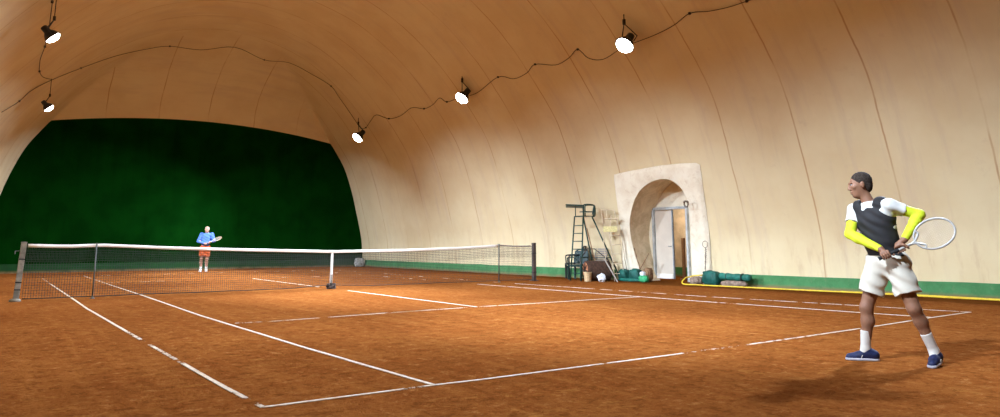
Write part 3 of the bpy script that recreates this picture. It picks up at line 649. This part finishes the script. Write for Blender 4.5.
# ------------------------------------------------------------------ soft bodies from signed distances (one continuous surface each)
class SDF:
    def __init__(s, lo, hi, h):
        s.h = h; s.lo = np.array(lo, float); s.n = np.ceil((np.array(hi)-s.lo)/h).astype(int)+1; s.d = np.full(s.n, .5, np.float32)
    def _sub(s, lo, hi):
        a = np.clip(np.floor((np.array(lo)-s.lo)/s.h).astype(int), 0, s.n-1); b = np.clip(np.ceil((np.array(hi)-s.lo)/s.h).astype(int)+1, 1, s.n)
        b = np.maximum(b, a+1)
        g = np.meshgrid(*[(s.lo[i]+np.arange(a[i], b[i])*s.h).astype(np.float32) for i in range(3)], indexing='ij')
        return tuple(slice(a[i], b[i]) for i in range(3)), np.stack(g, -1)
    def comb(s, sl, d, k, op):
        o = s.d[sl]
        if op == 'add':
            h = np.maximum(k-np.abs(o-d), 0)/max(k, 1e-6); s.d[sl] = np.minimum(o, d)-h*h*k*.25
        else:
            h = np.maximum(k-np.abs(o+d), 0)/max(k, 1e-6); s.d[sl] = np.maximum(o, -d)+h*h*k*.25
        return s
    def cone(s, a, b, ra, rb, k=.02, op='add', flat=False, flat0=False):
        a = np.array(a, float); b = np.array(b, float); r = max(ra, rb)+k+2*s.h
        sl, p = s._sub(np.minimum(a, b)-r, np.maximum(a, b)+r); ab = b-a; L = ab@ab
        t = np.clip(((p-a)@ab)/L, 0, 1); q = p-a-t[..., None]*ab; d = np.sqrt((q**2).sum(-1))-(ra+(rb-ra)*t)
        if flat: d = np.maximum(d, ((p-b)@ab)/math.sqrt(L))
        if flat0: d = np.maximum(d, -((p-a)@ab)/math.sqrt(L))
        return s.comb(sl, d.astype(np.float32), k, op)
    def ell(s, c, r, B=None, k=.02, op='add'):
        c = np.array(c, float); r = np.array(r, float); m = r.max()+k+2*s.h
        sl, p = s._sub(c-m, c+m); q = p-c
        if B is not None: q = q@np.array(B).T
        k0 = np.sqrt(((q/r)**2).sum(-1)); k1 = np.sqrt(((q/r**2)**2).sum(-1))+1e-6
        return s.comb(sl, (k0*(k0-1)/k1).astype(np.float32), k, op)
    def clip(s, pt, n):
        n = np.array(n, float); n /= np.linalg.norm(n); sl, p = s._sub(s.lo, s.lo+s.n*s.h)
        s.d = np.maximum(s.d, ((p-np.array(pt))@n).astype(np.float32)); return s
    def wrinkle(s, amp, f, ph=0):
        sl, p = s._sub(s.lo, s.lo+s.n*s.h); x, y, z = p[..., 0], p[..., 1], p[..., 2]
        s.d += (amp*(np.sin(f*(x+1.7*z)+ph)*np.sin(f*.8*(y-z)+1.3*ph)+.6*np.sin(f*2.1*(z+.6*x-.5*y)+ph*2))).astype(np.float32); return s
    def mesh(s, name, mat, parent):
        d = s.d; S_ = d < 0; nx, ny, nz = d.shape
        cnt = np.zeros((nx-1, ny-1, nz-1), np.int8); acc = None
        for i in (0, 1):
            for j in (0, 1):
                for k in (0, 1): cnt += S_[i:nx-1+i, j:ny-1+j, k:nz-1+k]
        act = (cnt > 0) & (cnt < 8); I = np.argwhere(act); vid = np.full(act.shape, -1, np.int32); vid[act] = np.arange(len(I))
        pos = np.zeros((len(I), 3)); w_ = np.zeros(len(I))
        corners = [(i, j, k) for i in (0, 1) for j in (0, 1) for k in (0, 1)]
        for a in corners:
            for ax in range(3):
                if a[ax]: continue
                b = list(a); b[ax] = 1
                da = d[I[:, 0]+a[0], I[:, 1]+a[1], I[:, 2]+a[2]]; db = d[I[:, 0]+b[0], I[:, 1]+b[1], I[:, 2]+b[2]]
                m = (da < 0) != (db < 0); t = np.where(m, da/np.where(m, da-db, 1), 0)
                q = np.array(a, float)[None, :].repeat(len(I), 0); q[:, ax] += t; pos[m] += q[m]; w_ += m
        V = (I+pos/w_[:, None])*s.h+s.lo; F = []
        for ax in range(3):
            o = [0, 0, 0]; sa = [slice(None)]*3; sb = [slice(None)]*3; sa[ax] = slice(0, -1); sb[ax] = slice(1, None)
            ch = S_[tuple(sa)] != S_[tuple(sb)]; E_ = np.argwhere(ch); u_, v_ = (ax+1) % 3, (ax+2) % 3
            E_ = E_[(E_[:, u_] > 0) & (E_[:, v_] > 0) & (E_[:, u_] < d.shape[u_]-1) & (E_[:, v_] < d.shape[v_]-1)]
            q = []
            for du, dv in ((1, 1), (0, 1), (0, 0), (1, 0)):
                e = E_.copy(); e[:, u_] -= du; e[:, v_] -= dv; q.append(vid[e[:, 0], e[:, 1], e[:, 2]])
            q = np.stack(q, 1); ins = S_[E_[:, 0], E_[:, 1], E_[:, 2]]; q[~ins] = q[~ins][:, ::-1]; F.append(q)
        F = np.concatenate(F); F = F[(F >= 0).all(1)]
        me = bpy.data.meshes.new(name); me.vertices.add(len(V)); me.vertices.foreach_set('co', V.ravel())
        me.loops.add(len(F)*4); me.loops.foreach_set('vertex_index', F.ravel().astype(np.int32)); me.polygons.add(len(F)); me.polygons.foreach_set('loop_start', np.arange(len(F))*4); me.update(calc_edges=True); me.validate()
        return link(name, me, mat, parent, True)
def vn(v): v = np.array(v, float); return v/np.linalg.norm(v)
def basis(f, up):                                   # rows: side, forward, up
    f = vn(f); sd = vn(np.cross(f, up)); return np.array([sd, f, np.cross(sd, f)])
def person(loc, rz, label, P_, st, h):
    root = empty('person', loc, rz, label, 'person')
    g = {k: np.array(v, float) for k, v in P_.items()}
    s_ax = vn(g['shB']-g['shA']); up = vn((g['shA']+g['shB'])/2-g['pelvis']); f = vn(np.cross(up, s_ax))
    if f@np.array(P_['face_dir_body']) < 0: f = -f
    TB = np.array([s_ax, f, np.cross(s_ax, f)]); hs = vn(g['hipB']-g['hipA']); PB = basis(np.cross(np.array([0, 0, 1.]), hs), np.array([0, 0, 1.]))
    sc = st.get('girth', 1.0); mid = (g['shA']+g['shB'])/2; chest = mid-up*.15; belly = g['pelvis']*.52+mid*.48-up*.05+f*st.get('belly', 0)
    allp = np.array([v for k, v in g.items() if k != 'face_dir_body' and k != 'look']); lo = allp.min(0)-.2; hi = allp.max(0)+.2; lo[2] = -.01
    HB = basis(g['look'], np.array([0, 0, 1.])); hd, hf, hu = HB; hc = g['head']
    def torso(S, e, k=.05):
        S.ell(chest, (.165*sc+e, .105*sc+e, .19+e), TB, k); S.ell(belly, (.145*sc+e, .10*sc+e, .17+e), TB, k)
        S.cone(g['shA']-up*.01, g['shB']-up*.01, .058+e, .058+e, k)
    def pelv(S, e, k=.05): S.ell(g['pelvis'], (.165*sc+e, .115*sc+e, .13+e), PB, k)
    S = SDF(lo, hi, h); torso(S, 0); pelv(S, 0)
    nb = mid+up*.02; S.cone(nb-up*.03, hc-hu*.07-hf*.015, .062, .050, .03)
    for a in 'AB':
        sh, el, wr, hd_ = g['sh'+a], g['el'+a], g['wr'+a], g['hand'+a]
        S.cone(sh, el, .050*sc, .040*sc, .03); S.ell(sh, (.058*sc,)*3, None, .03); m_ = sh*.5+el*.5; S.ell(m_, (.046*sc,)*3, None, .03)
        q = el*.7+wr*.3; S.cone(el, q, .040, .043, .02); S.cone(q, wr, .043, .026, .02)
        hp, kn, an = g['hip'+a], g['kn'+a], g['an'+a]
        S.cone(hp, kn, .088*sc, .056*sc, .05); calf = kn*.68+an*.32; back = vn(np.cross(vn(an-kn), np.cross(vn(g['toe'+a]-g['heel'+a]), vn(an-kn))))
        bk = -(g['toe'+a]-g['heel'+a]); bk = vn(bk-(bk@vn(an-kn))*vn(an-kn))*.015
        S.cone(kn, calf+bk, .054*sc, .056*sc, .03); S.cone(calf+bk, an, .054*sc, .034, .03); S.cone(an, g['toe'+a]*.6+g['heel'+a]*.4, .034, .03, .03)
        # hand closed round the grip
        ax = g['grip']; palm = vn(wr-hd_); palm = vn(palm-(palm@ax)*ax); oth = np.cross(ax, palm)*(1 if a == 'A' else -1)
        pc = hd_+palm*.030; S.cone(wr, pc+palm*.012, .027, .026, .02)
        S.ell(pc, (.042, .030, .018), np.array([ax, oth, palm]), .012)
        for j in range(4):
            c0 = hd_+ax*(.032-.0215*j); L_ = [c0+(palm*math.cos(t_)+oth*math.sin(t_))*(.026+.002*(j == 1)) for t_ in (.75, 1.6, 2.5, 3.4-.25*(j == 3))]; r0 = (.0098, .0102, .0098, .0085)[j]
            for m0, (q0, q1) in enumerate(zip(L_[:-1], L_[1:])): S.cone(q0, q1, r0-.0006*m0, r0-.0006*(m0+1), .003)
            S.cone(pc+ax*(.030-.020*j)+oth*.018, L_[0], r0+.001, r0, .006)
        th = [pc+ax*.020-oth*.020, hd_+ax*.045-oth*.024+palm*.012, hd_+ax*.058-oth*.018-palm*.012, hd_+ax*.062+oth*.0-palm*.024]
        for m0 in range(3): S.cone(th[m0], th[m0+1], .0125-.001*m0, .0115-.001*m0, .006)
    # head
    H = lambda x, y, z: hc+hd*x+hf*y+hu*z
    S.ell(H(0, -.012, .030), (.076, .094, .088), HB, .03); S.ell(H(0, .022, -.035), (.060, .068, .085), HB, .035); S.ell(H(0, .052, -.095), (.030, .028, .022), HB, .03)
    for q in (-1, 1):
        S.ell(H(q*.040, .062, -.012), (.022, .018, .020), HB, .02); S.ell(H(q*.031, .098, .012), (.019, .014, .012), HB, .008, 'sub')
        S.ell(H(q*.028, .086, .026), (.026, .012, .008), HB, .010); S.ell(H(q*.078, -.008, .0), (.010, .019, .032), HB, .006); S.ell(H(q*.013, .098, -.034), (.010, .010, .008), HB, .006)
    S.cone(H(0, .090, .015), H(0, .104, -.028), .009, .012, .010); S.ell(H(0, .088, -.060), (.026, .012, .008), HB, .005); S.ell(H(0, .086, -.073), (.022, .012, .008), HB, .005)
    S.ell(H(0, .104, -.0665), (.024, .012, .0022), HB, .002, 'sub')
    body = S.mesh('body', st['skin'], root)
    # eyes + brows
    for q in (-1, 1):
        mb = MB(); c = H(q*.031, .0755, .011); mb.lathe([(.001, -.0115), (.007, -.009), (.0115, 0), (.007, .009), (.001, .0115)], c, 12); e_ = mb.build('eye', 'eye_white', body, True)
        mb = MB(); q_ = Vector(hf).to_track_quat('Z', 'Y').to_matrix(); mb.lathe([(.0052, .0), (.0048, .0022), (.001, .0030)], tuple(c+hf*.0098), 12, q_); mb.build('iris', 'iris', e_, True)
    # hair
    lo2 = hc-.16; hi2 = hc+.16; T = SDF(lo2, hi2, max(.005, h*.8)); T.ell(H(0, -.020, .040), (.083, .096, .090), HB, .01); T.ell(H(0, -.060, -.02), (.066, .048, .060), HB, .03)
    T.ell(H(0, .085, -.022), (.10, .085, .085), HB, .012, 'sub')
    for q in (-1, 1): T.ell(H(q*.082, -.004, -.012), (.022, .026, .036), HB, .006, 'sub')
    if st.get('bald'): T.ell(H(0, .03, .115), (.075, .10, .06), HB, .01, 'sub')
    T.wrinkle(.0015, 120); T.mesh('hair', st['hair'], root)
    # shirt
    T = SDF(lo, hi, h); torso(T, .014); pelv(T, .008); fr = st['sleeve']
    for a in 'AB':
        e = g['sh'+a]*(1-fr)+g['el'+a]*fr; T.cone(g['sh'+a], e, .068*sc, .062*sc, .04, flat=True)
        if st.get('long'): T.cone(g['el'+a]*.4+g['sh'+a]*.6, g['el'+a], .062*sc, .052, .02); T.cone(g['el'+a], g['wr'+a], .054, .037, .02, flat=True)
    T.cone(nb-up*.03, nb+up*.045, .070, .066, .02, flat=True); T.clip(g['pelvis']+np.array([0, 0, st['hem_top']]), (0, 0, -1)); T.wrinkle(.0045, 26, 1)
    T.mesh('shirt', st['shirt'], root)
    if st.get('vest'):
        T = SDF(lo, hi, h); T.ell(chest, (.178*sc, .132*sc, .205), TB, .05); T.ell(belly, (.166*sc, .128*sc, .18), TB, .05); pelv(T, .022)
        for q in (-1, 1): T.cone(mid+s_ax*q*.10+up*.014, mid+s_ax*q*.09-up*.12, .086, .098, .03); T.ell(mid+s_ax*q*.240+up*.005, (.080, .15, .085), TB, .015, 'sub')
        T.ell(nb+f*.06+up*.055, (.068, .08, .06), TB, .015, 'sub'); T.clip(g['pelvis']+np.array([0, 0, .055]), (0, 0, -1)); T.wrinkle(.0035, 30, 2)
        T.mesh('vest', st['vest'], root)
    if st.get('armwear'):
        for a in 'AB':
            T = SDF(lo, hi, h); e = g['sh'+a]*.52+g['el'+a]*.48; T.cone(e, g['el'+a], .053, .047, .02, flat0=True); q = g['el'+a]*.7+g['wr'+a]*.3
            T.cone(g['el'+a], q, .047, .048, .02); T.cone(q, g['wr'+a], .048, .033, .02, flat=True); T.wrinkle(.0015, 60); T.mesh('arm_sleeve', st['armwear'], root)
    # shorts
    T = SDF(lo, hi, h); pelv(T, .022, .05)
    for a in 'AB': hm = g['hip'+a]*(1-st['shorts_len'])+g['kn'+a]*st['shorts_len']; T.cone(g['hip'+a], hm, .110*sc, .112*sc, .05, flat=True)
    T.clip(g['pelvis']+np.array([0, 0, .115]), (0, 0, 1)); T.wrinkle(.006, 24, .5); sh_ = T.mesh('shorts', st['shorts'], root)
    for a in 'AB':
        kn, an = g['kn'+a], g['an'+a]; t0, hl = g['toe'+a], g['heel'+a]; fd = vn(t0-hl)
        if st.get('sock'):
            T = SDF(lo, hi, h); top = an+(kn-an)*st['sock']/np.linalg.norm(kn-an); T.cone(top, an, .048, .042, .02, flat0=True); T.cone(an, hl*.5+t0*.5, .042, .040, .02); T.mesh('sock', 'sock', root)
        T = SDF(lo, hi, h); fz = t0*0; z0 = min(t0[2], hl[2])
        hm, mm, tm = hl+fd*.035, hl*.45+t0*.55, t0-fd*.035
        T.cone(hm+[0, 0, .045], mm+[0, 0, .040], .042, .044, .02); T.cone(mm+[0, 0, .038], tm+[0, 0, .028], .044, .034, .02); T.cone(hm+[0, 0, .05], an+[0, 0, -.012], .042, .046, .03, flat=True)
        T.cone(hm+[0, 0, .02], tm+[0, 0, .02], .038, .036, .01)
        nrm = np.cross(np.cross(fd, [0, 0, 1.]), fd); T.clip(hl+vn(nrm)*.012, -nrm); so = T.mesh('shoe', st['shoe'], root)
        T = SDF(lo, hi, min(h, .006)); T.cone(hm+[0, 0, .006], mm+[0, 0, .006], .046, .048, .02); T.cone(mm+[0, 0, .006], tm+[0, 0, .006], .048, .042, .02)
        T.clip(hl+vn(nrm)*.024, nrm).clip(hl, -nrm); T.mesh('sole', 'sole', so)
        sw = MB(); sd_ = vn(np.cross(fd, [0, 0, 1.]))
        for q in (-1, 1): b0 = mm+np.array([0, 0, .03])+sd_*q*.0435; sw.box(tuple(b0), (.006, .012, .05), Matrix.Rotation(R(25), 3, 'Y'))
        for k in range(4): c = mm+fd*(.005+.016*k-.03)+np.array([0, 0, .083-.006*k]); sw.tube([tuple(c-sd_*.022), tuple(c+sd_*.022)], .0035, 5)
        sw.build('lacing', 'sock', so)
    return root
def racket(loc, rz, label, butt, tip, normal, frame_mat, grip_mat):
    t = empty('tennis_racket', loc, rz, label, 'tennis racket', None)
    b = Vector(butt); a = (Vector(tip)-b).normalized(); L_ = .685; n_ = Vector(normal); n_ = (n_-a*n_.dot(a)).normalized(); s_ = a.cross(n_)
    cen = b+a*(L_-.17); ov = [cen + a*math.cos(k*math.pi/24)*.170 + s_*math.sin(k*math.pi/24)*.128 for k in range(48)]
    mb = MB(); mb.tube(ov, .0095, 8, closed=True); mb.build('frame', frame_mat, t, True)
    mb = MB()
    for q in (-1, 1): mb.tube(smoothpath([b+a*.30, b+a*.345+s_*q*.012, b+a*.40+s_*q*.055, cen - a*.125 + s_*q*.085], 5), .0105, 8)
    mb.build('throat', frame_mat, t, True)
    mb = MB(); mb.tube([b+a*.17, b+a*.31], .0125, 8); mb.build('shaft', frame_mat, t, True)
    mb = MB(); mb.tube([b, b+a*.008, b+a*.01, b+a*.19], [.018, .018, .0155, .015], 8); mb.build('grip', grip_mat, t, True)
    mb = MB()
    for k in range(-8, 9):
        y_ = k*.0145; w_ = math.sqrt(max(0, 1-(y_/.128)**2))*.170; mb.tube([cen+s_*y_-a*w_, cen+s_*y_+a*w_], .0009, 4)
    for k in range(-10, 11):
        y_ = k*.0155; w_ = math.sqrt(max(0, 1-(y_/.170)**2))*.128; mb.tube([cen+a*y_-s_*w_, cen+a*y_+s_*w_], .0009, 4)
    mb.build('strings', 'strings', t); return t
M['skin_dark'] = plain('brown_skin', (.21, .100, .055), .55, var=.08); M['skin_light'] = plain('light_skin', (.36, .19, .12), .55, var=.08)
M['eye_white'] = plain('eye_white', (.7, .68, .64), .3, var=.02); M['iris'] = plain('iris', (.03, .015, .01), .2)
M['hair_dark'] = plain('dark_hair', (.035, .026, .020), .95, spec=.05, scale=60, var=.4); M['hair_grey'] = plain('grey_hair', (.26, .22, .18), .8, scale=60)
M['white_shirt'] = plain('white_shirt', (.48, .47, .42), .8, var=.04, scale=4); M['black_vest'] = plain('black_vest', (.013, .012, .012), .75, scale=10)
M['neon'] = plain('neon_sleeve', (.50, .58, .020), .7, var=.06); M['cream_shorts'] = plain('cream_shorts', (.48, .44, .35), .85, var=.06, scale=5)
M['sock'] = plain('white_sock', (.55, .52, .45), .9, var=.05); M['navy'] = plain('navy_shoe', (.010, .016, .055), .6, scale=25, var=.4); M['sole'] = plain('shoe_sole', (.42, .40, .42), .7)
M['blue_shirt'] = plain('blue_shirt', (.055, .12, .36), .85, var=.08, scale=6); M['orange_shorts'] = plain('orange_shorts', (.36, .062, .010), .85, var=.08, scale=6); M['white_shoe'] = plain('white_shoe', (.5, .47, .4), .7, var=.05)
M['strings'] = plain('racket_strings', (.62, .60, .52), .5); M['white_frame'] = plain('white_racket_frame', (.36, .35, .31), .35, var=.1); M['dark_grip'] = plain('dark_grip', (.03, .03, .03), .8); M['wood_frame'] = plain('pale_racket_frame', (.62, .48, .26), .5)
ga = vn((.635, .03, .315)); bt = np.array([-.075, -.245, .945]); tp = bt+ga*.685
LOC1 = (-.110, -13.465, 0); RZ1 = R(-63.9)
person(LOC1, RZ1, 'person striding left in black vest, white shirt, neon yellow sleeves, cream shorts and navy shoes', dict(
    pelvis=(0, 0, .92), shA=(-.245, .09, 1.405), shB=(.045, -.10, 1.435), elA=(-.305, -.03, 1.175), elB=(.29, -.07, 1.35), wrA=tuple(bt+ga*.075+np.array([-.045, .035, .055])), wrB=tuple(bt+ga*.215+np.array([.03, .02, .082])),
    handA=tuple(bt+ga*.07), handB=tuple(bt+ga*.205), head=(-.185, -.005, 1.645), hipA=(-.085, .045, .88), hipB=(.075, -.055, .88), knA=(-.215, .0, .485), knB=(.175, -.12, .50), anA=(-.250, .01, .105), anB=(.305, -.03, .125),
    toeA=(-.420, -.035, .0), heelA=(-.150, .03, .0), toeB=(.265, -.22, .0), heelB=(.335, .02, .035), look=(-1, -.22, -.10), face_dir_body=(-.5, -.8, 0), grip=tuple(ga)),
    dict(skin='skin_dark', hair='hair_dark', shirt='white_shirt', vest='black_vest', armwear='neon', shorts='cream_shorts', shoe='navy', sleeve=.52, shorts_len=.66, hem_top=.02, sock=.17, belly=.01), .005)
racket(LOC1, RZ1, 'white tennis racket held low in both hands of the striding player', bt, tp, (.1, -1, .15), 'white_frame', 'dark_grip')
ga2 = vn((.50, -.10, .25)); bt2 = np.array([-.06, -.30, 1.045])
LOC2 = (.33, 13.45, 0); RZ2 = R(-13.5)
person(LOC2, RZ2, 'person waiting behind the net in blue long-sleeved shirt and orange shorts before the green screen', dict(
    pelvis=(-.03, 0, .93), shA=(-.185, .0, 1.455), shB=(.19, .0, 1.455), elA=(-.30, -.06, 1.19), elB=(.285, -.06, 1.20), wrA=tuple(bt2+ga2*.06+np.array([-.07, .05, .03])), wrB=tuple(bt2+ga2*.17+np.array([.05, .07, .05])),
    handA=tuple(bt2+ga2*.06), handB=tuple(bt2+ga2*.165), head=(0, -.03, 1.655), hipA=(-.12, .0, .89), hipB=(.06, .0, .89), knA=(-.14, -.03, .49), knB=(.05, .0, .49), anA=(-.155, .02, .10), anB=(.055, .10, .10),
    toeA=(-.18, -.17, .0), heelA=(-.15, .10, .0), toeB=(.07, -.08, .0), heelB=(.05, .18, .0), look=(-.12, -1, -.05), face_dir_body=(0, -1, 0), grip=tuple(ga2)),
    dict(skin='skin_light', hair='hair_grey', shirt='blue_shirt', shorts='orange_shorts', shoe='white_shoe', sleeve=.9, long=True, shorts_len=.72, hem_top=-.02, sock=.10, belly=.03, girth=1.05, bald=True), .008)
racket(LOC2, RZ2, 'pale racket held by the blue-shirted person behind the net', bt2, bt2+ga2*.685, (.0, .35, 1), 'wood_frame', 'dark_grip')
